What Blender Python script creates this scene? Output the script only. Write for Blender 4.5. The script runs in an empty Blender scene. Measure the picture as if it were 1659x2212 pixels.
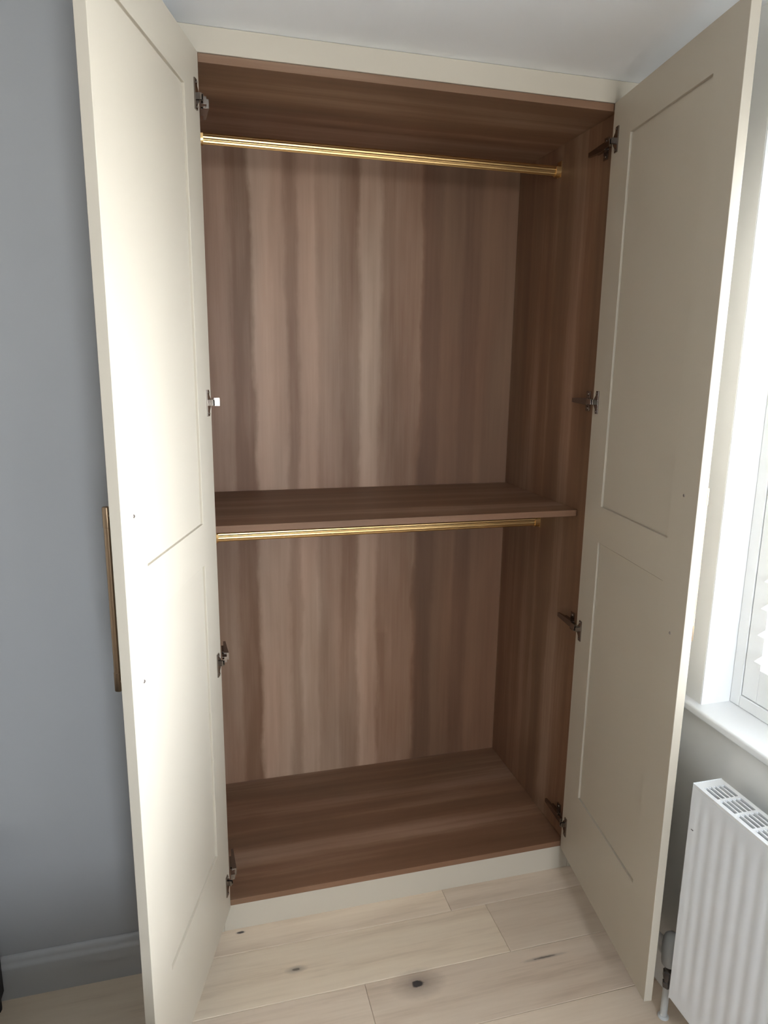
import bpy, bmesh, math, random
from mathutils import Vector, Matrix

random.seed(7)
C = bpy.context.scene.collection
SC = bpy.context.scene

# ---------------------------------------------------------------- camera
RX, RY, RZ = 0.208, 0.263, 0.0125          # pitch, yaw, roll
CAM = (-0.0314, -1.6844, 1.5352)
F_PX, IMG_W = 1495.43, 1659.0


def rot(a, ax):
    return Matrix.Rotation(a, 3, ax)


Rc = rot(RZ, 'Z') @ rot(RX, 'X') @ Matrix(((1, 0, 0), (0, 0, -1), (0, 1, 0))) @ rot(RY, 'Z')
cam_data = bpy.data.cameras.new('camera')
cam_data.sensor_fit = 'HORIZONTAL'
cam_data.sensor_width = 36.0
cam_data.lens = F_PX / IMG_W * 36.0
cam_data.clip_start = 0.02
cam = bpy.data.objects.new('camera', cam_data)
C.objects.link(cam)
m = Matrix((Rc[0], -Rc[1], -Rc[2])).transposed().to_4x4()
m.translation = CAM
cam.matrix_world = m
SC.camera = cam

# ---------------------------------------------------------------- world, daylight, exposure
SKY_STRENGTH = 49.0
SC.view_settings.view_transform = 'Standard'
SC.view_settings.look = 'None'
SC.view_settings.gamma = 1.0
SC.view_settings.use_curve_mapping = False
SC.view_settings.exposure = 0.0

world = bpy.data.worlds.new('overcast_sky')
SC.world = world
world.use_nodes = True
wn, wl = world.node_tree.nodes, world.node_tree.links
bg = wn['Background']
tc = wn.new('ShaderNodeTexCoord')
sep = wn.new('ShaderNodeSeparateXYZ')
wl.new(tc.outputs['Generated'], sep.inputs[0])
wr = wn.new('ShaderNodeValToRGB')
wr.color_ramp.elements[0].position = 0.48
wr.color_ramp.elements[0].color = (0.93, 0.94, 0.97, 1)
wr.color_ramp.elements[1].position = 0.52
wr.color_ramp.elements[1].color = (0.88, 0.925, 1.02, 1)
mr = wn.new('ShaderNodeMapRange')
mr.inputs['From Min'].default_value = -1
mr.inputs['From Max'].default_value = 1
wl.new(sep.outputs['Z'], mr.inputs['Value'])
wl.new(mr.outputs[0], wr.inputs[0])
wl.new(wr.outputs[0], bg.inputs['Color'])
bg.inputs['Strength'].default_value = SKY_STRENGTH


def portal(loc, rot_e, sx, sy):
    l = bpy.data.lights.new('window_portal', 'AREA')
    l.shape = 'RECTANGLE'
    l.size, l.size_y = sx, sy
    l.cycles.is_portal = True
    o = bpy.data.objects.new('window_portal', l)
    o.location = loc
    o.rotation_euler = rot_e
    C.objects.link(o)


# ---------------------------------------------------------------- dimensions
WI = 1.015                                  # inner width of the wardrobe
DEP = 0.552                                 # depth to the back panel
HC = 2.232                                  # ceiling
XR = 1.068                                  # right wall
YN = -0.067                                 # wall to the left of the wardrobe
XL, YF = -2.4, -4.0                         # far left wall, wall behind the viewer
WY0, WY1, WZ0, WZ1 = -0.445, -1.72, 0.776, 2.04   # window opening
XO = XR + 0.26                              # outer face of the window wall
W2 = (0.12, 0.72, 0.95, 2.06)                  # second window, in the wall behind the viewer
portal(((W2[0] + W2[1]) / 2, YF - 0.14, (W2[2] + W2[3]) / 2), (math.pi / 2, 0, 0), W2[1] - W2[0], W2[3] - W2[2])
portal((XO + 0.02, (WY0 + WY1) / 2, (WZ0 + WZ1) / 2), (0, math.pi / 2, 0), WZ1 - WZ0, WY0 - WY1)


# ---------------------------------------------------------------- materials
def new_mat(name):
    mt = bpy.data.materials.new(name)
    mt.use_nodes = True
    return mt, mt.node_tree.nodes, mt.node_tree.links, mt.node_tree.nodes['Principled BSDF']


def noise(n, l, vec, scale, detail=3, rough=0.5):
    t = n.new('ShaderNodeTexNoise')
    t.inputs['Scale'].default_value = scale
    t.inputs['Detail'].default_value = detail
    t.inputs['Roughness'].default_value = rough
    l.new(vec, t.inputs['Vector'])
    return t.outputs['Fac']


def mapping(n, l, vec, scale, loc=(0, 0, 0)):
    t = n.new('ShaderNodeMapping')
    t.inputs['Scale'].default_value = scale
    t.inputs['Location'].default_value = loc
    l.new(vec, t.inputs['Vector'])
    return t.outputs[0]


def geo_pos(n):
    return n.new('ShaderNodeNewGeometry').outputs['Position']


def obj_pos(n):
    return n.new('ShaderNodeTexCoord').outputs['Object']


def math_n(n, l, op, a, b=None):
    t = n.new('ShaderNodeMath')
    t.operation = op
    for i, v in enumerate((a, b)):
        if v is None:
            continue
        if isinstance(v, (int, float)):
            t.inputs[i].default_value = v
        else:
            l.new(v, t.inputs[i])
    return t.outputs[0]


def ramp(n, l, fac, stops):
    t = n.new('ShaderNodeValToRGB')
    e = t.color_ramp.elements
    while len(e) < len(stops):
        e.new(0.5)
    for el, (p, c) in zip(e, stops):
        el.position = p
        el.color = (c[0], c[1], c[2], 1)
    l.new(fac, t.inputs[0])
    return t.outputs[0]


def mix(n, l, a, b, fac, mode='MIX'):
    t = n.new('ShaderNodeMix')
    t.data_type = 'RGBA'
    t.blend_type = mode
    for sock, v in ((t.inputs[0], fac), (t.inputs[6], a), (t.inputs[7], b)):
        if isinstance(v, (int, float)):
            sock.default_value = v
        elif isinstance(v, tuple):
            sock.default_value = (v[0], v[1], v[2], 1)
        else:
            l.new(v, sock)
    return t.outputs[2]


def bump(n, l, b, h, strength, dist=0.001):
    t = n.new('ShaderNodeBump')
    t.inputs['Strength'].default_value = strength
    t.inputs['Distance'].default_value = dist
    l.new(h, t.inputs['Height'])
    l.new(t.outputs[0], b.inputs['Normal'])


def paint(name, col, rough, var=0.03, nscale=3.0, bstr=0.1, bscale=260, spec=0.4):
    mt, n, l, b = new_mat(name)
    p = geo_pos(n)
    f = noise(n, l, p, nscale, 4)
    lo = tuple(c * (1 - var) for c in col)
    hi = tuple(c * (1 + var) for c in col)
    l.new(ramp(n, l, f, [(0.3, lo), (0.7, hi)]), b.inputs['Base Color'])
    b.inputs['Roughness'].default_value = rough
    b.inputs['Specular IOR Level'].default_value = spec
    if bstr:
        bump(n, l, b, noise(n, l, p, bscale, 2), bstr, 0.0006)
    return mt


def metal(name, col, rough, aniso_scale=None):
    mt, n, l, b = new_mat(name)
    p = geo_pos(n)
    f = noise(n, l, mapping(n, l, p, aniso_scale or (60, 60, 60)), 4, 3)
    l.new(ramp(n, l, f, [(0.3, tuple(c * 0.9 for c in col)), (0.7, col)]), b.inputs['Base Color'])
    b.inputs['Metallic'].default_value = 1.0
    b.inputs['Roughness'].default_value = rough
    return mt


WOOD_LO, WOOD_MID, WOOD_HI = (0.080, 0.035, 0.018), (0.208, 0.116, 0.068), (0.505, 0.355, 0.258)


def wood(name, cross, along, bands=None, bias=0.0):
    """melamine oak: bands vary along axis `cross`, run along axis `along`"""
    mt, n, l, b = new_mat(name)
    p = geo_pos(n)
    s = [1.6] * 3
    s[along] = 0.5
    wob = noise(n, l, mapping(n, l, p, tuple(4 * v for v in s)), 1.0, 4, 0.6)
    sw = [14.0] * 3
    sw[along] = 5.0
    wob2 = noise(n, l, mapping(n, l, p, tuple(sw)), 1.0, 4, 0.7)
    sp = n.new('ShaderNodeSeparateXYZ')
    l.new(p, sp.inputs[0])
    x = math_n(n, l, 'ADD', sp.outputs[cross], math_n(n, l, 'MULTIPLY', math_n(n, l, 'SUBTRACT', wob, 0.5), 0.035))
    x = math_n(n, l, 'ADD', x, math_n(n, l, 'MULTIPLY', math_n(n, l, 'SUBTRACT', wob2, 0.5), 0.030))
    if bands:
        stops = []
        prev = None
        for (pos, v) in bands:
            if prev is not None:
                stops.append((pos / 1.05 - 0.0075, (prev,) * 3))
            stops.append((pos / 1.05 + 0.0075, (v,) * 3))
            prev = v
        band = ramp(n, l, math_n(n, l, 'DIVIDE', x, 1.05), stops)
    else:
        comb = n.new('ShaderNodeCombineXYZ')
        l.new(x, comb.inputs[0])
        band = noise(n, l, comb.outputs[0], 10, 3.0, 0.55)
        band = ramp(n, l, band, [(0.34 + bias, (0.24,) * 3), (0.47 + bias, (0.40,) * 3), (0.52 + bias, (0.46,) * 3), (0.66 + bias, (0.62,) * 3)])  # same oak as the back, bands toned darker to carry interior shade
    s2 = [70.0] * 3
    s2[along] = 2.2
    grain = noise(n, l, mapping(n, l, p, tuple(s2)), 1.0, 5, 0.65)
    s3 = [9.0] * 3
    s3[along] = 1.4
    cloud = noise(n, l, mapping(n, l, p, tuple(s3)), 1.0, 3, 0.5)
    v = math_n(n, l, 'ADD', math_n(n, l, 'MULTIPLY', band, 0.60),
               math_n(n, l, 'ADD', math_n(n, l, 'MULTIPLY', grain, 0.16), math_n(n, l, 'MULTIPLY', cloud, 0.36)))
    col = ramp(n, l, v, [(0.15, WOOD_LO), (0.52, WOOD_MID), (0.88, WOOD_HI)])
    s4 = [5.0] * 3
    s4[along] = 0.9
    hue = noise(n, l, mapping(n, l, p, tuple(s4), (3.1, 1.7, 0.4)), 1.0, 2)
    col = mix(n, l, col, mix(n, l, col, (1.04, 0.96, 0.93), 1.0, 'MULTIPLY'), ramp(n, l, hue, [(0.4, (0,) * 3), (0.6, (1,) * 3)]))
    l.new(col, b.inputs['Base Color'])
    b.inputs['Roughness'].default_value = 0.5
    b.inputs['Specular IOR Level'].default_value = 0.35
    bump(n, l, b, grain, 0.08, 0.0005)
    return mt


M = {}
M['cream'] = paint('cream_cabinet_paint', (0.55, 0.492, 0.405), 0.42, 0.012, 2.0, 0.06, 180, 0.4)
M['wall'] = paint('mid_grey_wall_paint', (0.388, 0.390, 0.396), 0.75, 0.02, 2.0, 0.15, 300, 0.25)
M['wall_white'] = paint('off_white_wall_paint', (0.84, 0.83, 0.805), 0.75, 0.02, 2.0, 0.15, 300, 0.25)
M['reveal'] = paint('white_reveal_paint', (0.87, 0.875, 0.88), 0.6, 0.02, 3.0, 0.1, 300, 0.3)
M['ceiling'] = paint('white_ceiling_paint', (0.92, 0.935, 0.955), 0.8, 0.015, 2.0, 0.12, 260, 0.2)
M['gloss_white'] = paint('white_satin_paint', (0.84, 0.845, 0.85), 0.35, 0.015, 4.0, 0.0)
M['skirting'] = paint('grey_skirting_paint', (0.47, 0.472, 0.478), 0.35, 0.015, 4.0, 0.0)
M['shutter'] = paint('white_shutter_paint', (0.87, 0.875, 0.88), 0.35, 0.01, 4.0, 0.0)
M['upvc'] = paint('white_window_plastic', (0.80, 0.81, 0.82), 0.3, 0.01, 4.0, 0.0)
M['radiator'] = paint('white_radiator_enamel', (0.83, 0.85, 0.88), 0.32, 0.02, 6.0, 0.05, 120)
M['valve'] = paint('grey_white_valve_plastic', (0.55, 0.56, 0.56), 0.4, 0.03, 20.0, 0.0)
M['pipe'] = paint('white_pipe_sleeve', (0.66, 0.67, 0.67), 0.4, 0.03, 20.0, 0.0)
M['black'] = paint('black_furniture_lacquer', (0.012, 0.012, 0.013), 0.5, 0.1, 8.0, 0.0)
M['pad'] = paint('charcoal_fabric', (0.05, 0.05, 0.055), 0.9, 0.1, 30.0, 0.3, 500)
M['brass'] = metal('brushed_brass', (0.80, 0.53, 0.235), 0.32, (8, 90, 90))
M['handle'] = metal('aged_brass_handle', (0.30, 0.21, 0.135), 0.34, (90, 90, 8))
M['steel'] = metal('nickel_hinge_steel', (0.30, 0.265, 0.24), 0.12)
M['screw'] = metal('grey_screw_steel', (0.45, 0.40, 0.38), 0.4)
M['nut'] = metal('dark_valve_metal', (0.16, 0.15, 0.15), 0.3)
BANDS = [(0.0, .55), (0.05, .62), (0.078, .46), (0.145, .92), (0.200, .84), (0.248, .60), (0.285, .86), (0.344, .68),
         (0.418, .54), (0.482, .88), (0.515, .80), (0.552, .53), (0.687, .12), (0.755, .32), (0.826, .16), (0.886, .32)]  # oak stripes; right-hand ones kept darker to include that side's shade
M['wood_back'] = wood('oak_back_panel', 0, 2, BANDS)
M['wood_side'] = wood('oak_side_shade_toned', 1, 2)
M['wood_flat'] = wood('oak_shelf_shade_toned', 1, 0)


def glass_mat():
    mt = bpy.data.materials.new('window_glass')
    mt.use_nodes = True
    n, l = mt.node_tree.nodes, mt.node_tree.links
    n.clear()
    out = n.new('ShaderNodeOutputMaterial')
    tr = n.new('ShaderNodeBsdfTransparent')
    tr.inputs[0].default_value = (0.95, 0.97, 0.96, 1)
    gl = n.new('ShaderNodeBsdfGlossy')
    gl.inputs['Roughness'].default_value = 0.02
    fr = n.new('ShaderNodeFresnel')
    fr.inputs[0].default_value = 1.45
    mx = n.new('ShaderNodeMixShader')
    l.new(fr.outputs[0], mx.inputs[0])
    l.new(tr.outputs[0], mx.inputs[1])
    l.new(gl.outputs[0], mx.inputs[2])
    l.new(mx.outputs[0], out.inputs[0])
    return mt


M['glass'] = glass_mat()


def floor_mat():
    mt, n, l, b = new_mat('pale_oak_planks')
    p = geo_pos(n)
    oi = n.new('ShaderNodeObjectInfo')
    shift = n.new('ShaderNodeVectorMath')
    shift.operation = 'ADD'
    l.new(p, shift.inputs[0])
    sc3 = n.new('ShaderNodeCombineXYZ')
    l.new(math_n(n, l, 'MULTIPLY', oi.outputs['Random'], 20.0), sc3.inputs[0])
    l.new(math_n(n, l, 'MULTIPLY', oi.outputs['Random'], 7.0), sc3.inputs[2])
    l.new(sc3.outputs[0], shift.inputs[1])
    q = shift.outputs[0]
    broad = noise(n, l, mapping(n, l, q, (2.2, 22, 1)), 1.0, 4, 0.6)
    grain = noise(n, l, mapping(n, l, q, (6, 130, 1)), 1.0, 4, 0.6)
    v = math_n(n, l, 'ADD', math_n(n, l, 'MULTIPLY', broad, 0.7), math_n(n, l, 'MULTIPLY', grain, 0.3))
    col = ramp(n, l, v, [(0.30, (0.61, 0.475, 0.36)), (0.48, (0.745, 0.605, 0.475)), (0.68, (0.81, 0.675, 0.54))])
    col = mix(n, l, col, oi.outputs['Color'], 1.0, 'MULTIPLY')
    # knots: dark filled spots with a grey halo, at fixed places on the boards
    sp = n.new('ShaderNodeSeparateXYZ')
    l.new(p, sp.inputs[0])
    wv = math_n(n, l, 'MULTIPLY', math_n(n, l, 'SUBTRACT', noise(n, l, mapping(n, l, p, (60, 90, 1)), 1.0, 3), 0.5), 0.9)
    for (kx, ky, ax, ay, dark, halo) in ((0.024, -0.012, 0.011, 0.0045, 0.9, 1.5), (0.156, -0.169, 0.011, 0.0045, 0.6, 3.0),
                                         (0.450, -0.287, 0.017, 0.011, 0.93, 4.6), (0.799, -0.293, 0.034, 0.0030, 0.55, 2.2),
                                         (-1.1, -0.62, 0.015, 0.009, 0.8, 2.5), (0.35, -0.98, 0.013, 0.008, 0.8, 2.5)):
        dx = math_n(n, l, 'DIVIDE', math_n(n, l, 'SUBTRACT', sp.outputs[0], kx), ax)
        dy = math_n(n, l, 'DIVIDE', math_n(n, l, 'SUBTRACT', sp.outputs[1], ky), ay)
        d = math_n(n, l, 'SQRT', math_n(n, l, 'ADD', math_n(n, l, 'MULTIPLY', dx, dx), math_n(n, l, 'MULTIPLY', dy, dy)))
        d = math_n(n, l, 'ADD', d, wv)
        hal = ramp(n, l, math_n(n, l, 'DIVIDE', d, halo), [(0.2, (0.62,) * 3), (1.0, (0,) * 3)])
        col = mix(n, l, col, (0.20, 0.155, 0.13), hal)
        core = ramp(n, l, d, [(0.75, (dark,) * 3), (1.05, (0,) * 3)])
        col = mix(n, l, col, (0.035, 0.032, 0.034), core)
    l.new(col, b.inputs['Base Color'])
    b.inputs['Roughness'].default_value = 0.5
    b.inputs['Specular IOR Level'].default_value = 0.35
    bump(n, l, b, grain, 0.12, 0.0006)
    return mt


M['floor'] = floor_mat()
M['subfloor'] = paint('dark_subfloor', (0.12, 0.09, 0.07), 0.8, 0.05, 5, 0.0)


# ---------------------------------------------------------------- mesh helpers
def box(bm, x0, x1, y0, y1, z0, z1, mtx=None):
    vs = []
    for x in (x0, x1):
        for y in (y0, y1):
            for z in (z0, z1):
                v = Vector((x, y, z))
                vs.append(bm.verts.new(mtx @ v if mtx else v))
    fs = []
    for f in ((0, 1, 3, 2), (4, 6, 7, 5), (0, 4, 5, 1), (2, 3, 7, 6), (0, 2, 6, 4), (1, 5, 7, 3)):
        fs.append(bm.faces.new([vs[i] for i in f]))
    return vs, fs


def prism(bm, pts, axis, a0, a1, mtx=None):
    """extrude a 2-D outline along an axis (0,1,2); pts are the two other coordinates in order"""
    def mk(p, a):
        c = [p[0], p[1]]
        c.insert(axis, a)
        v = Vector(c)
        return bm.verts.new(mtx @ v if mtx else v)
    A = [mk(p, a0) for p in pts]
    B = [mk(p, a1) for p in pts]
    k = len(pts)
    bm.faces.new(A)
    bm.faces.new(B[::-1])
    for i in range(k):
        bm.faces.new((A[i], B[i], B[(i + 1) % k], A[(i + 1) % k]))


def cyl(bm, p0, p1, r0, r1=None, seg=20):
    p0, p1 = Vector(p0), Vector(p1)
    r1 = r0 if r1 is None else r1
    d = (p1 - p0).normalized()
    u = d.orthogonal().normalized()
    w = d.cross(u)
    A, B = [], []
    for i in range(seg):
        t = 2 * math.pi * i / seg
        e = u * math.cos(t) + w * math.sin(t)
        A.append(bm.verts.new(p0 + e * r0))
        B.append(bm.verts.new(p1 + e * r1))
    bm.faces.new(A[::-1])
    bm.faces.new(B)
    for i in range(seg):
        bm.faces.new((A[i], A[(i + 1) % seg], B[(i + 1) % seg], B[i]))


def lathe(bm, base, prof, seg=24):
    """profile of (radius, z) about a vertical axis through base"""
    rings = []
    for r, z in prof:
        rings.append([bm.verts.new((base[0] + r * math.cos(2 * math.pi * i / seg), base[1] + r * math.sin(2 * math.pi * i / seg), base[2] + z)) for i in range(seg)])
    for a, b in zip(rings, rings[1:]):
        for i in range(seg):
            bm.faces.new((a[i], a[(i + 1) % seg], b[(i + 1) % seg], b[i]))
    bm.faces.new(rings[0][::-1])
    bm.faces.new(rings[-1])


def obj(name, bm, mat, parent=None, bevel=0.0, seg=2, smooth=False, mtx=None):
    bmesh.ops.recalc_face_normals(bm, faces=bm.faces)
    me = bpy.data.meshes.new(name)
    bm.to_mesh(me)
    bm.free()
    me.materials.append(mat)
    o = bpy.data.objects.new(name, me)
    C.objects.link(o)
    if mtx is not None:
        o.matrix_world = mtx
    if parent is not None:
        o.parent = parent
        o.matrix_parent_inverse = parent_world(parent).inverted()
    if bevel:
        bv = o.modifiers.new('bevel', 'BEVEL')
        bv.width = bevel
        bv.segments = seg
        bv.limit_method = 'ANGLE'
        bv.angle_limit = math.radians(40)
        if not smooth:
            bv.harden_normals = True
            for pl in me.polygons:
                pl.use_smooth = True
    if smooth:
        for pl in me.polygons:
            pl.use_smooth = True
        try:
            me.set_sharp_from_angle(angle=math.radians(35))
        except Exception:
            pass
    return o


WORLD = {}


def parent_world(o):
    return WORLD.get(o.name, Matrix.Identity(4))


def thing(name, label, cat, loc):
    o = bpy.data.objects.new(name, None)
    o.empty_display_size = 0.1
    o.location = loc
    C.objects.link(o)
    o['label'] = label
    o['category'] = cat
    WORLD[o.name] = Matrix.Translation(loc)
    return o


def struct(name, bm, mat, parent=None, bevel=0.0, smooth=False):
    o = obj(name, bm, mat, parent, bevel, smooth=smooth)
    if parent is None:
        o['kind'] = 'structure'
    return o


def new():
    return bmesh.new()


# ---------------------------------------------------------------- room shell
bm = new()
box(bm, XL - 0.1, XO, YF - 0.1, 0.75, -0.10, -0.014)
floor = struct('floor', bm, M['subfloor'])

bm = new()
box(bm, XL - 0.1, XO, YF - 0.1, 0.75, HC, HC + 0.1)
struct('ceiling', bm, M['ceiling'])

bm = new()
box(bm, XL, -0.060, YN, 0.70, 0, HC)            # wall beside the wardrobe
box(bm, -0.060, XR, 0.60, 0.70, 0, HC)          # alcove behind it
struct('wall_back', bm, M['wall'])

bm = new()
box(bm, XL - 0.1, XL, YF, 0.70, 0, HC)
struct('wall_left', bm, M['wall_white'])
bm = new()
box(bm, XL - 0.1, W2[0], YF - 0.1, YF, 0, HC)
box(bm, W2[1], XO, YF - 0.1, YF, 0, HC)
box(bm, W2[0], W2[1], YF - 0.1, YF, 0, W2[2])
box(bm, W2[0], W2[1], YF - 0.1, YF, W2[3], HC)
struct('wall_front', bm, M['wall_white'])

bm = new()                                       # wall with the window opening
box(bm, XR, XO, WY0, 0.70, 0, HC)
box(bm, XR, XO, YF, WY1, 0, HC)
box(bm, XR, XO, WY1, WY0, 0, WZ0 - 0.026)
box(bm, XR, XO, WY1, WY0, WZ1, HC)
wall_right = struct('wall_right', bm, M['wall_white'])

# reveal lining: plastered white sides of the opening
bm = new()
box(bm, XR + 0.0005, XO - 0.03, WY0 - 0.003, WY0 + 0.0, WZ0, WZ1)
box(bm, XR + 0.0005, XO - 0.03, WY1, WY1 + 0.003, WZ0, WZ1)
box(bm, XR + 0.0005, XO - 0.03, WY1, WY0, WZ1 - 0.003, WZ1)
obj('reveal_lining', bm, M['reveal'], wall_right)


# skirting boards (ogee top)
def skirt_profile(h, t):
    pts = [(0, 0), (t, 0), (t, h * 0.74)]
    for i in range(1, 9):
        a = i / 8
        pts.append((t - t * 0.42 * (0.5 - 0.5 * math.cos(math.pi * a)), h * (0.74 + 0.14 * a)))
    for i in range(1, 7):
        a = i / 6 * math.pi / 2
        pts.append((t * 0.58 * math.cos(a), h * (0.88 + 0.12 * math.sin(a))))
    return pts


bm = new()
prism(bm, [(YN - a, z) for a, z in skirt_profile(0.113, 0.016)], 0, XL, -0.062)
struct('baseboard_back', bm, M['skirting'], smooth=True)
bm = new()
prism(bm, [(XR - a, z) for a, z in skirt_profile(0.113, 0.020)], 1, YF, -0.012)
struct('baseboard_right', bm, M['gloss_white'], smooth=True)
bm = new()
prism(bm, [(XL + a, z) for a, z in skirt_profile(0.113, 0.016)], 1, YF, YN - 0.017)
struct('baseboard_left', bm, M['gloss_white'], smooth=True)
bm = new()
prism(bm, [(YF + a, z) for a, z in skirt_profile(0.113, 0.016)], 0, XL + 0.017, XR - 0.021)
struct('baseboard_front', bm, M['gloss_white'], smooth=True)

# floor planks: one object per board
PW = 0.173
rows = []
y_top = 0.030
edges = [-0.081 - PW * k for k in range(0, 23)]
joints = {0: [-1.75, -0.62, 0.617], 1: [-1.2, 0.722], 2: [-0.55, 0.318], 3: [-1.6, -0.12], 4: [-0.8, 0.52], 5: [-1.9, 0.05]}
tint = {(0, 2): 1.05, (0, 3): 0.93, (1, 1): 1.06, (1, 2): 0.90, (2, 1): 1.0, (2, 2): 0.94, (3, 2): 1.06, (3, 1): 0.95}
mesh_cache = {}


def plank_mesh(L, Wd):
    b = new()
    t, c, g = 0.014, 0.0012, 0.00035
    x0, x1, y0, y1 = g, L - g, g, Wd - g
    lo = [b.verts.new(p) for p in ((x0, y0, -t), (x1, y0, -t), (x1, y1, -t), (x0, y1, -t))]
    mi = [b.verts.new(p) for p in ((x0, y0, -c), (x1, y0, -c), (x1, y1, -c), (x0, y1, -c))]
    hi = [b.verts.new(p) for p in ((x0 + c, y0 + c, 0), (x1 - c, y0 + c, 0), (x1 - c, y1 - c, 0), (x0 + c, y1 - c, 0))]
    b.faces.new(lo[::-1])
    b.faces.new(hi)
    for A, B in ((lo, mi), (mi, hi)):
        for i in range(4):
            b.faces.new((A[i], A[(i + 1) % 4], B[(i + 1) % 4], B[i]))
    me = bpy.data.meshes.new('plank')
    b.to_mesh(me)
    b.free()
    me.materials.append(M['floor'])
    return me


for r in range(23):
    hi_y = y_top if r == 0 else edges[r - 1]
    lo_y = max(edges[r], YF)
    if hi_y - lo_y < 0.01:
        continue
    js = joints.get(r, sorted([random.uniform(-1.9, -0.9), random.uniform(-0.4, 0.8)]))
    xs = [XL] + js + [XR]
    for k, (a, b_) in enumerate(zip(xs, xs[1:])):
        # boards beside the wardrobe stop at the wall, boards in front of it run under the plinth
        hy = min(hi_y, YN) if (r == 0 and b_ <= -0.06) else hi_y
        if r == 0 and a < -0.06 < b_:
            hy = hi_y
        o = bpy.data.objects.new('plank', plank_mesh(b_ - a, hy - lo_y))
        o.location = (a, lo_y, 0)
        tv = tint.get((r, k), random.uniform(0.92, 1.05))
        o.color = (tv, tv * random.uniform(0.99, 1.01), tv * random.uniform(0.98, 1.01), 1)
        C.objects.link(o)
        o.parent = floor

# ---------------------------------------------------------------- window, sill
bm = new()
xw0, xw1 = XO - 0.095, XO - 0.03
fw = 0.06
box(bm, xw0, xw1, WY0 - fw, WY0 - 0.003, WZ0, WZ1 - 0.003)
box(bm, xw0, xw1, WY1 + 0.003, WY1 + fw, WZ0, WZ1 - 0.003)
box(bm, xw0, xw1, WY1 + fw, WY0 - fw, WZ0, WZ0 + fw)
box(bm, xw0, xw1, WY1 + fw, WY0 - fw, WZ1 - fw, WZ1 - 0.003)
ymid = (WY0 + WY1) / 2
box(bm, xw0, xw1, ymid - 0.035, ymid + 0.035, WZ0 + fw, WZ1 - fw)
win = struct('window_1', bm, M['upvc'], bevel=0.004)
for ya, yb in ((WY1 + fw, ymid - 0.035), (ymid + 0.035, WY0 - fw)):
    bm = new()
    box(bm, xw0 + 0.028, xw0 + 0.034, ya - 0.004, yb + 0.004, WZ0 + fw - 0.004, WZ1 - fw + 0.004)
    obj('pane', bm, M['glass'], win)
bm = new()
pts = []
SX, SH, SR = XR - 0.0235, 0.021, 0.006
for (cx_, cz_, a0) in ((SX + SR, WZ0 - SH + SR, 180), (SX + SR, WZ0 - SR, 90)):
    arc = [math.radians(a0 + (90 if a0 == 180 else 90) - 90 * q / 6) for q in range(7)]
    pts += [(cx_ + SR * math.cos(t), cz_ + SR * math.sin(t)) for t in arc]
pts += [(XR, WZ0), (XR, WZ0 - SH)]
prism(bm, pts, 1, WY1 - 0.05, WY0 + 0.055)
box(bm, XR, xw0, WY1 + 0.0005, WY0 - 0.0005, WZ0 - 0.0255, WZ0)
sill = obj('window_sill', bm, M['gloss_white'], win, smooth=True)

bm = new()
wx0, wx1, wz0, wz1 = W2
for (xa, xb, za, zb) in ((wx0, wx0 + 0.05, wz0, wz1), (wx1 - 0.05, wx1, wz0, wz1), (wx0 + 0.05, wx1 - 0.05, wz0, wz0 + 0.05), (wx0 + 0.05, wx1 - 0.05, wz1 - 0.05, wz1)):
    box(bm, xa, xb, YF - 0.08, YF - 0.02, za, zb)
win2 = struct('window_2', bm, M['upvc'], bevel=0.004)
bm = new()
box(bm, wx0 + 0.046, wx1 - 0.046, YF - 0.053, YF - 0.047, wz0 + 0.046, wz1 - 0.046)
obj('pane', bm, M['glass'], win2)

# ---------------------------------------------------------------- plantation shutter
XS = XR + 0.080                                  # room-side face of the shutter
sh = thing('plantation_shutter', 'white slatted plantation shutter filling the window recess above the radiator', 'shutter', (XS + 0.015, ymid, WZ0))
bm = new()
fz0, fz1 = WZ0 + 0.0005, WZ1 - 0.0035
fy0, fy1 = WY0 - 0.0035, WY1 + 0.0035
fr = 0.029
for (ya, yb, za, zb) in ((fy0 - fr, fy0, fz0, fz1), (fy1, fy1 + fr, fz0, fz1), (fy1 + fr, fy0 - fr, fz0, fz0 + fr), (fy1 + fr, fy0 - fr, fz1 - fr, fz1)):
    box(bm, XS - 0.002, XS + 0.040, ya, yb, za, zb)
obj('shutter_frame', bm, M['shutter'], sh, 0.002)
NP = 3
span = (fy0 - fr) - (fy1 + fr)
pw = span / NP
ST = 0.043


def louver_mesh(Lv):
    b = new()
    pts = []
    hw, ht = 0.0375, 0.0056
    for i in range(16):
        t = 2 * math.pi * i / 16
        c, s = math.cos(t), math.sin(t)
        pts.append((hw * math.copysign(abs(c) ** 0.9, c), ht * s * (0.35 + 0.65 * (1 - abs(c)))))
    prism(b, pts, 1, -Lv / 2, Lv / 2)
    bmesh.ops.recalc_face_normals(b, faces=b.faces)
    me = bpy.data.meshes.new('louver')
    b.to_mesh(me)
    b.free()
    me.materials.append(M['shutter'])
    return me


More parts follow.
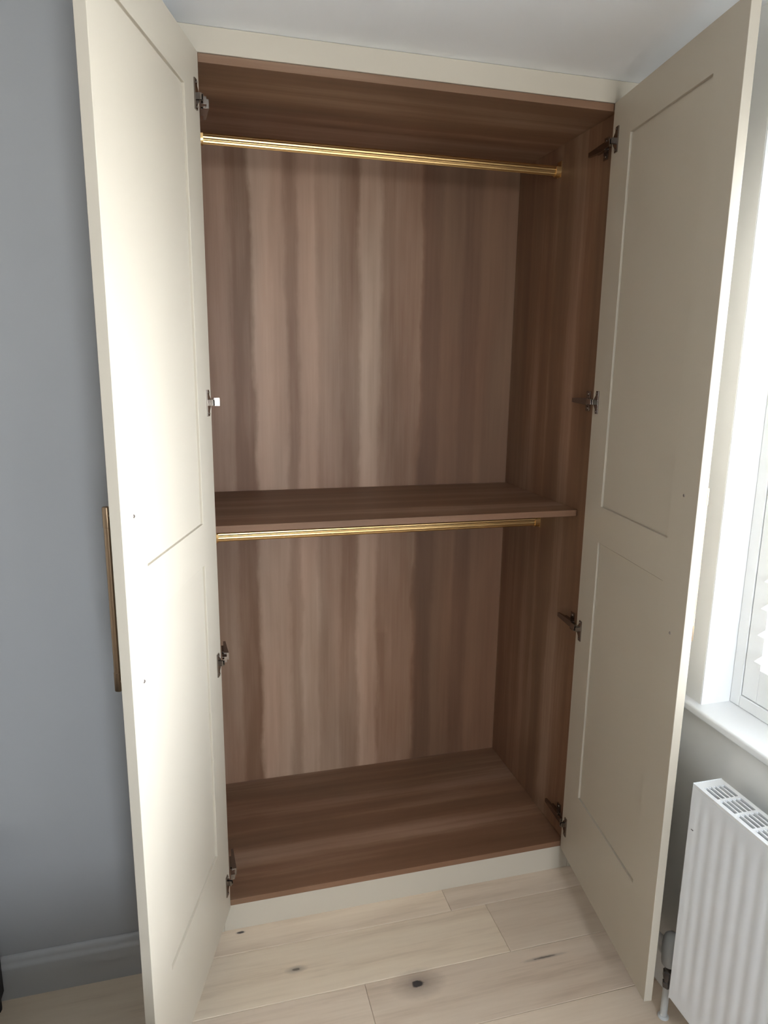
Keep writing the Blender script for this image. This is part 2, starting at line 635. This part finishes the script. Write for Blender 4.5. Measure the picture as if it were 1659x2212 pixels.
lm = louver_mesh(pw - 0.004 - 2 * ST - 0.004)
TILT = math.radians(-16)
for k in range(NP):
    ya = fy0 - fr - k * pw - 0.0022
    yb = ya - pw + 0.0044
    pz0, pz1 = fz0 + fr + 0.002, fz1 - fr - 0.002
    bm = new()
    box(bm, XS, XS + 0.027, ya - ST, ya, pz0, pz1)
    box(bm, XS, XS + 0.027, yb, yb + ST, pz0, pz1)
    box(bm, XS, XS + 0.027, yb + ST, ya - ST, pz0, pz0 + 0.078)
    box(bm, XS, XS + 0.027, yb + ST, ya - ST, pz1 - 0.068, pz1)
    pnl = obj('shutter_panel', bm, M['shutter'], sh, 0.0012)
    z = 0.921
    while z < pz1 - 0.085:
        lv = bpy.data.objects.new('louver', lm)
        lv.matrix_world = Matrix.Translation((XS + 0.0135, (ya + yb) / 2, z)) @ Matrix.Rotation(TILT, 4, 'Y')
        C.objects.link(lv)
        lv.parent = pnl
        z += 0.0608

# ---------------------------------------------------------------- wardrobe carcass
wd = thing('wardrobe', 'tall built-in wardrobe standing open, cream doors and brown oak interior', 'wardrobe', (WI / 2, DEP / 2, 0))
Z_BOT, Z_TOP, T = 0.098, 2.162, 0.018


def part(name, mat, boxes, bevel=0.0008, parent=None, label=None):
    b = new()
    for bx in boxes:
        box(b, *bx)
    o = obj(name, b, mat, parent or wd, bevel, 1)
    if label:
        o['label'] = label
    return o


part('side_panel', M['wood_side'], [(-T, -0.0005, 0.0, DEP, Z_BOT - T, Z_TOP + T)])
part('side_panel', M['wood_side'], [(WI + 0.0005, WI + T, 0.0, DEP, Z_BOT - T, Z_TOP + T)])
part('back_panel', M['wood_back'], [(-T, WI + T, DEP + 0.0005, DEP + 0.009, Z_BOT - T, Z_TOP + T)])
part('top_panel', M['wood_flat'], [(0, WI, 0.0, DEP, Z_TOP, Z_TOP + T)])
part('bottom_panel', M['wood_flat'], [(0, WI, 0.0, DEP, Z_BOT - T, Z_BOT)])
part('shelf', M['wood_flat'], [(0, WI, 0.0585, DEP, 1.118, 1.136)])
part('fascia', M['cream'], [(-0.058, XR - 0.0005, -0.003, 0.018, Z_TOP + T + 0.0004, HC - 0.0005)], label='cream strip between the wardrobe top and ceiling')
part('plinth', M['cream'], [(-0.018, WI + T, 0.002, 0.020, 0.0, Z_BOT - T - 0.0004)], label='cream kickboard along the floor')
part('filler_strip', M['cream'], [(WI + T + 0.0005, XR - 0.0005, 0.0, 0.018, 0.0, Z_TOP + T)])
part('filler_strip', M['cream'], [(-0.0585, -T - 0.0005, 0.0, 0.018, 0.0, Z_TOP + T)])


# hanging rails: fluted oval brass tube with an end socket on each side
def rail(z):
    y = 0.285
    b = new()
    seg = 128
    pts = []
    for i in range(seg):
        t = 2 * math.pi * i / seg
        fl = 1.0 - 0.11 * (0.5 - 0.5 * math.cos(t * 11))
        pts.append((y + 0.0084 * fl * math.cos(t), z + 0.0138 * fl * math.sin(t)))
    prism(b, pts, 0, 0.009, WI - 0.014)
    r = obj('hanging_rail', b, M['brass'], wd, smooth=True)
    for x0, x1 in ((0.0002, 0.011), (WI - 0.017, WI - 0.0002)):
        b = new()
        out = []
        for i in range(20):                       # open-topped U socket
            t = math.pi + math.pi * i / 19
            out.append((y + 0.0118 * math.cos(t), z + 0.0170 * math.sin(t)))
        inn = []
        for i in range(20):
            t = 2 * math.pi - math.pi * i / 19
            inn.append((y + 0.0086 * math.cos(t), z + 0.0145 * math.sin(t)))
        prism(b, out + [(y + 0.0118, z + 0.010), (y + 0.0086, z + 0.010)] + inn + [(y - 0.0086, z + 0.010), (y - 0.0118, z + 0.010)], 0, x0, x1)
        xa, xb = (0.0002, 0.002) if x0 < 0.5 else (WI - 0.002, WI - 0.0002)
        box(b, xa, xb, y - 0.011, y + 0.011, z - 0.0175, z + 0.026)
        obj('rail_bracket', b, M['brass'], r, smooth=True)
    return r


rail(2.094)
rail(1.0525)

# ---------------------------------------------------------------- doors
DW, DT = 0.537, 0.0195
A_L, A_R = 1.8692, 1.4295
Z0, Z1 = 0.081, 2.179
GAP = 0.006
MH, MF = 0.0996, 0.1003
PZ = [(0.3187, 1.0821), (1.1788, 2.0845)]
REC = 0.005


def door(side, label):
    a = A_L if side < 0 else A_R
    ox = 0.0 if side < 0 else 1.0
    ud = Vector((math.cos(a), -math.sin(a), 0)) if side < 0 else Vector((-math.cos(a), -math.sin(a), 0))
    nd = Vector((-math.sin(a), -math.cos(a), 0)) if side < 0 else Vector((math.sin(a), -math.cos(a), 0))   # towards the outer face
    # door space: (u from hinge edge, w towards the outer face, z)
    mt = Matrix(((ud.x, nd.x, 0, ox), (ud.y, nd.y, 0, -GAP), (0, 0, 1, 0), (0, 0, 0, 1)))
    b = new()
    uc = [0, MH, DW - MF, DW]
    zc = [Z0, PZ[0][0], PZ[0][1], PZ[1][0], PZ[1][1], Z1]
    solid = lambda i, k: 0 <= i < 3 and 0 <= k < 5 and (i, k) not in ((1, 1), (1, 3))
    V = {}

    def vert(i, w, k):
        if (i, w, k) not in V:
            V[(i, w, k)] = b.verts.new(mt @ Vector((uc[i], w * DT, zc[k])))
        return V[(i, w, k)]
    for i in range(3):
        for k in range(5):
            if not solid(i, k):
                continue
            for w in (0, 1):
                b.faces.new((vert(i, w, k), vert(i + 1, w, k), vert(i + 1, w, k + 1), vert(i, w, k + 1)))
            for (di, dk, e) in ((-1, 0, ((i, k), (i, k + 1))), (1, 0, ((i + 1, k), (i + 1, k + 1))), (0, -1, ((i, k), (i + 1, k))), (0, 1, ((i, k + 1), (i + 1, k + 1)))):
                if not solid(i + di, k + dk):
                    (a0, b0), (a1, b1) = e
                    b.faces.new((vert(a0, 0, b0), vert(a0, 1, b0), vert(a1, 1, b1), vert(a1, 0, b1)))
    d = obj('door', b, M['cream'], wd, 0.0010, 2)
    d['label'] = label
    for (za, zb) in PZ:
        b = new()                                 # recessed panel with a narrow shadow groove on both faces
        loops = []
        for ins, w in ((0.0030, REC - 0.0002), (0.0024, REC + 0.0016), (0.0006, REC + 0.0016), (-0.0004, REC), (-0.0004, DT - REC), (0.0006, DT - REC - 0.0016), (0.0024, DT - REC - 0.0016), (0.0030, DT - REC + 0.0002)):
            loops.append([b.verts.new(mt @ Vector((u, w, z))) for u, z in ((MH + ins, za + ins), (DW - MF - ins, za + ins), (DW - MF - ins, zb - ins), (MH + ins, zb - ins))])
        for l0, l1 in zip(loops, loops[1:]):
            for q in range(4):
                b.faces.new((l0[q], l0[(q + 1) % 4], l1[(q + 1) % 4], l1[q]))
        b.faces.new(loops[0])
        b.faces.new(loops[-1][::-1])
        obj('door_panel', b, M['cream'], d)
    # bar handle on the outer face
    b = new()
    uh = 0.486
    za, zb = 0.9605, 1.297
    pts = []
    for i in range(28):
        t = 2 * math.pi * i / 28
        c, s = math.cos(t), math.sin(t)
        pts.append((uh + 0.0062 * math.copysign(abs(c) ** 0.7, c), DT + 0.0275 + 0.0062 * math.copysign(abs(s) ** 0.7, s)))
    rings = []
    zl = [za, za + 0.0008, za + 0.0025, za + 0.036, za + 0.0365]
    sl = [0.72, 0.92, 1.0, 1.0, 0.90]
    zl = zl + [za + zb - v for v in reversed(zl)]
    sl = sl + list(reversed(sl))
    for z, s in zip(zl, sl):
        rings.append([b.verts.new(mt @ Vector((uh + (p[0] - uh) * s, DT + 0.0275 + (p[1] - DT - 0.0275) * s, z))) for p in pts])
    for r0, r1 in zip(rings, rings[1:]):
        for i in range(28):
            b.faces.new((r0[i], r0[(i + 1) % 28], r1[(i + 1) % 28], r1[i]))
    b.faces.new(rings[0])
    b.faces.new(rings[-1])
    for zp in (0.98, 1.281):
        cyl(b, mt @ Vector((uh, DT, zp)), mt @ Vector((uh, DT + 0.025, zp)), 0.0045, 0.0045, 16)
    obj('handle', b, M['handle'], d, smooth=True)['label'] = 'aged brass bar handle'
    # screw heads of the handle on the inner face
    for zp in (0.98, 1.281):
        b = new()
        cyl(b, mt @ Vector((uh, 0.0002, zp)), mt @ Vector((uh, -0.0012, zp)), 0.0036, 0.0026, 14)
        box(b, uh - 0.0023, uh + 0.0023, -0.0016, -0.0008, zp - 0.0004, zp + 0.0004, mt)
        obj('screw', b, M['screw'], d)
    # concealed hinges
    for zc in (0.172, 0.804, 1.447, 2.088):
        hinge(d, mt, side, zc)
    return d


def hinge(d, mt, side, zc):
    b = new()
    # flange of the cup, screwed to the door
    out = [(0.0365, -0.030), (0.0365, 0.030), (0.022, 0.030), (0.0205, 0.018), (0.012, 0.010), (0.010, 0.006),
           (0.010, -0.006), (0.012, -0.010), (0.0205, -0.018), (0.022, -0.030)]
    pts = [(u, zc + z) for u, z in out]
    # prism along w (axis 1)
    prism(b, pts, 1, -0.0030, 0.0004, mt)
    cyl(b, mt @ Vector((0.0265, -0.003, zc + 0.024)), mt @ Vector((0.0265, -0.0044, zc + 0.024)), 0.0034, 0.0028, 12)
    cyl(b, mt @ Vector((0.0265, -0.003, zc - 0.024)), mt @ Vector((0.0265, -0.0044, zc - 0.024)), 0.0034, 0.0028, 12)
    # link plates rising out of the cup
    box(b, 0.0125, 0.0145, -0.013, -0.002, zc - 0.0068, zc + 0.0068, mt)
    box(b, 0.0185, 0.0200, -0.011, -0.002, zc - 0.0068, zc + 0.0068, mt)
    # arm and mounting plate on the side panel (x measured from the panel, s points into the wardrobe)
    xw, s = (WI, -1) if side > 0 else (0.0, 1)
    X = lambda v: xw + s * v

    def bx(x0, x1, y0, y1, z0, z1):
        xa, xb = sorted((X(x0), X(x1)))
        box(b, xa, xb, y0, y1, z0, z1)
    bx(0.0002, 0.003 if side > 0 else 0.0009, 0.031, 0.050, zc - 0.027, zc + 0.027)
    bx(0.003, 0.009, 0.028, 0.072, zc - 0.0075, zc + 0.0075)
    for sz in (-1, 1):
        if side > 0:
            cyl(b, (X(0.003), 0.0405, zc + sz * 0.0185), (X(0.0050), 0.0405, zc + sz * 0.0185), 0.0045, 0.0035, 12)
    # tapering arm
    P = [(0.009, 0.104, 0.0060), (0.0155, 0.104, 0.0060), (0.0185, 0.045, 0.0088), (0.0205, 0.016, 0.0095), (0.0075, 0.016, 0.0095), (0.008, 0.045, 0.0088)]
    lo = [b.verts.new((X(x), y, zc - h)) for x, y, h in P]
    hi = [b.verts.new((X(x), y, zc + h)) for x, y, h in P]
    b.faces.new(lo)
    b.faces.new(hi[::-1])
    for i in range(6):
        b.faces.new((lo[i], hi[i], hi[(i + 1) % 6], lo[(i + 1) % 6]))
    # knuckle block joining arm and link plates
    if side > 0:
        xa, xb = 0.9935, 1.0035
        box(b, xa, xb, -0.004, 0.018, zc - 0.0075, zc + 0.0075)
    else:
        box(b, 0.0035, 0.0150, -0.004, 0.018, zc - 0.0075, zc + 0.0075)
    e = obj('hinge', b, M['steel'], d, 0.0006, 2)
    return e


door(-1, 'brightly lit left cream panelled door')
door(1, 'shaded right cream panelled door')

# ---------------------------------------------------------------- radiator
RX0, RX1, RZ0, RZ1, RY0, RY1 = 0.950, 1.021, 0.134, 0.679, -0.585, -1.585
rad = thing('radiator', 'white ridged panel radiator with slotted top under the window', 'radiator', ((RX0 + RX1) / 2, (RY0 + RY1) / 2, RZ0))
# front panel with vertical flutes
bm = new()
PITCH = 0.0333
ny = 6 * 30
nz = 30
yy = [RY0 - 0.001 - (RY0 - RY1 - 0.002) * i / ny for i in range(ny + 1)]
zz = [RZ0 + 0.004 + (RZ1 - 0.006 - RZ0 - 0.004) * j / nz for j in range(nz + 1)]


def sstep(a, b_, x):
    t = max(0.0, min(1.0, (x - a) / (b_ - a)))
    return t * t * (3 - 2 * t)


grid = []
for y in yy:
    col = []
    for z in zz:
        mk = sstep(RZ0 + 0.030, RZ0 + 0.055, z) * (1 - sstep(RZ1 - 0.050, RZ1 - 0.026, z)) * sstep(0.014, 0.026, RY0 - y) * sstep(0.014, 0.026, y - RY1)
        ph = (RY0 - y - 0.020) / PITCH
        f = (0.5 - 0.5 * math.cos(2 * math.pi * ph)) ** 0.8
        col.append(bm.verts.new((RX0 + 0.0018 * (1 - f) * mk + 0.0034 * sstep(RZ1 - 0.022, RZ1 - 0.017, z) * (1 - sstep(RZ1 - 0.014, RZ1 - 0.010, z)), y, z)))
    grid.append(col)
for i in range(ny):
    for j in range(nz):
        bm.faces.new((grid[i][j], grid[i + 1][j], grid[i + 1][j + 1], grid[i][j + 1]))
rim = [grid[0][j] for j in range(nz + 1)] + [grid[i][nz] for i in range(1, ny + 1)] + [grid[ny][j] for j in range(nz - 1, -1, -1)] + [grid[i][0] for i in range(ny - 1, 0, -1)]
back = [bm.verts.new((RX0 + 0.0105, v.co.y, v.co.z)) for v in rim]
for i in range(len(rim)):
    bm.faces.new((rim[i], rim[(i + 1) % len(rim)], back[(i + 1) % len(rim)], back[i]))
bm.faces.new(back)
obj('front_panel', bm, M['radiator'], rad, smooth=True)
bm = new()
box(bm, RX1 - 0.012, RX1 - 0.004, RY1 + 0.01, RY0 - 0.01, RZ0 + 0.006, RZ1 - 0.02)
obj('back_panel', bm, M['radiator'], rad, 0.002)
# convector fins between the panels
bm = new()
y = RY0 - 0.02
while y > RY1 + 0.02:
    box(bm, RX0 + 0.0115, RX1 - 0.013, y - 0.0006, y + 0.0006, RZ0 + 0.03, RZ1 - 0.115)
    y -= 0.0166
fins = obj('convector_fins', bm, M['radiator'], rad)
fins['kind'] = 'stuff'
# top grille
bm = new()
GX0, GX1 = RX0 + 0.0005, RX1 - 0.0005
gz0, gz1 = RZ1 - 0.0045, RZ1
slots_x = [RX0 + 0.0100 + 0.0108 * i for i in range(5)]
SWD = 0.0073
ya0 = RY0 - 0.020
SL, SG = 0.0405, 0.0064
nslot = int((RY0 - RY1 - 0.04) / (SL + SG))
yend = ya0 - nslot * (SL + SG) + SG
box(bm, GX0, GX1, ya0, RY0, gz0, gz1)
box(bm, GX0, GX1, RY1, yend, gz0, gz1)
xe = [GX0] + sum([[x - 0.0, x + SWD] for x in slots_x], []) + [GX1]
for i in range(0, len(xe), 2):
    box(bm, xe[i], xe[i + 1], yend, ya0, gz0, gz1)
for k in range(1, nslot):
    yc = ya0 - k * (SL + SG)
    for i in range(5):
        box(bm, xe[2 * i + 1], xe[2 * i + 2], yc, yc + SG, gz0, gz1)
# turned-down front and back lips
box(bm, GX0, GX0 + 0.0012, RY1, RY0, RZ1 - 0.014, gz0)
box(bm, GX1 - 0.0012, GX1, RY1, RY0, RZ1 - 0.02, gz0)
bmesh.ops.remove_doubles(bm, verts=bm.verts, dist=1e-5)
obj('top_grille', bm, M['gloss_white'], rad)
for ya, yb in ((RY0 - 0.0012, RY0 + 0.0006), (RY1 - 0.0006, RY1 + 0.0012)):
    bm = new()
    box(bm, RX0 + 0.0002, RX1, ya, yb, RZ0, RZ1 + 0.0008)
    obj('side_cover', bm, M['radiator'], rad)
for yb in (RY0 - 0.15, RY1 + 0.15):
    bm = new()
    box(bm, RX1 - 0.004, XR - 0.0003, yb - 0.02, yb + 0.02, RZ0 + 0.08, RZ1 - 0.08)
    obj('wall_bracket', bm, M['radiator'], rad)
# clip slot on the front face near the corner
bm = new()
box(bm, RX0 - 0.0006, RX0 + 0.001, RY0 - 0.015, RY0 - 0.0095, 0.5752, 0.5768)
obj('clip_slot', bm, M['nut'], rad)['label'] = 'small dark clip mark'
# valve with head, body and pipe
vx, vy = 0.999, -0.520
bm = new()
lathe(bm, (vx, vy, 0), [(0.008, 0.150), (0.0175, 0.152), (0.0190, 0.160), (0.0190, 0.174), (0.0200, 0.178), (0.0208, 0.188),
                        (0.0204, 0.205), (0.0192, 0.218), (0.0162, 0.228), (0.010, 0.234), (0.002, 0.2355)])
o = obj('valve_head', bm, M['valve'], rad, smooth=True)
o['label'] = 'grey-white thermostat knob'
bm = new()
lathe(bm, (vx, vy, 0), [(0.0080, 0.086), (0.0110, 0.088), (0.0110, 0.100), (0.0085, 0.103), (0.0085, 0.112), (0.0122, 0.114), (0.0122, 0.130), (0.0095, 0.133), (0.0095, 0.152)], 6)
cyl(bm, (vx, vy, 0.158 - 0.018), (vx, RY0 - 0.004, 0.158 - 0.018), 0.0085, 0.0085, 16)
cyl(bm, (vx, vy - 0.022, 0.140), (vx, vy - 0.040, 0.140), 0.0125, 0.0125, 6)
obj('valve_body', bm, M['nut'], rad)['label'] = 'dark metal valve body'
bm = new()
cyl(bm, (vx, vy, 0.0), (vx, vy, 0.090), 0.0082, 0.0082, 20)
lathe(bm, (vx, vy, 0), [(0.013, 0.0), (0.013, 0.002), (0.0095, 0.006)], 20)
obj('pipe', bm, M['pipe'], rad, smooth=True)

# ---------------------------------------------------------------- black furniture edge at the left margin, plus an added unseen shade block
cab = thing('black_unit_and_shade_block', 'black low furniture edge at the far left beside the grey skirting board', 'furniture', (-0.80, -0.75, 0))
bm = new()
box(bm, -1.05, -0.545, -0.969, -0.0845, 0.03, 0.46)
obj('body', bm, M['black'], cab, 0.006)
bm = new()
box(bm, -1.06, -0.544, -0.949, -0.0840, 0.46, 0.485)
obj('top', bm, M['black'], cab, 0.004)
bm = new()
box(bm, -1.20, -0.05, -1.45, -0.97, 0.03, 0.42)  # added out of view, keeps window light off the floor at left
obj('unseen_shade_base', bm, M['black'], cab, 0.006)
bm = new()
box(bm, -1.22, -0.03, -1.47, -0.971, 0.4205, 0.50)
obj('unseen_shade_pad', bm, M['pad'], cab, 0.02, 3)
for lx, ly in ((-1.03, -0.108), (-0.566, -0.108), (-1.16, -1.41), (-0.09, -1.41), (-0.09, -1.01)):
    bm = new()
    cyl(bm, (lx, ly, 0), (lx, ly, 0.03), 0.018, 0.018, 16)
    obj('foot', bm, M['black'], cab)
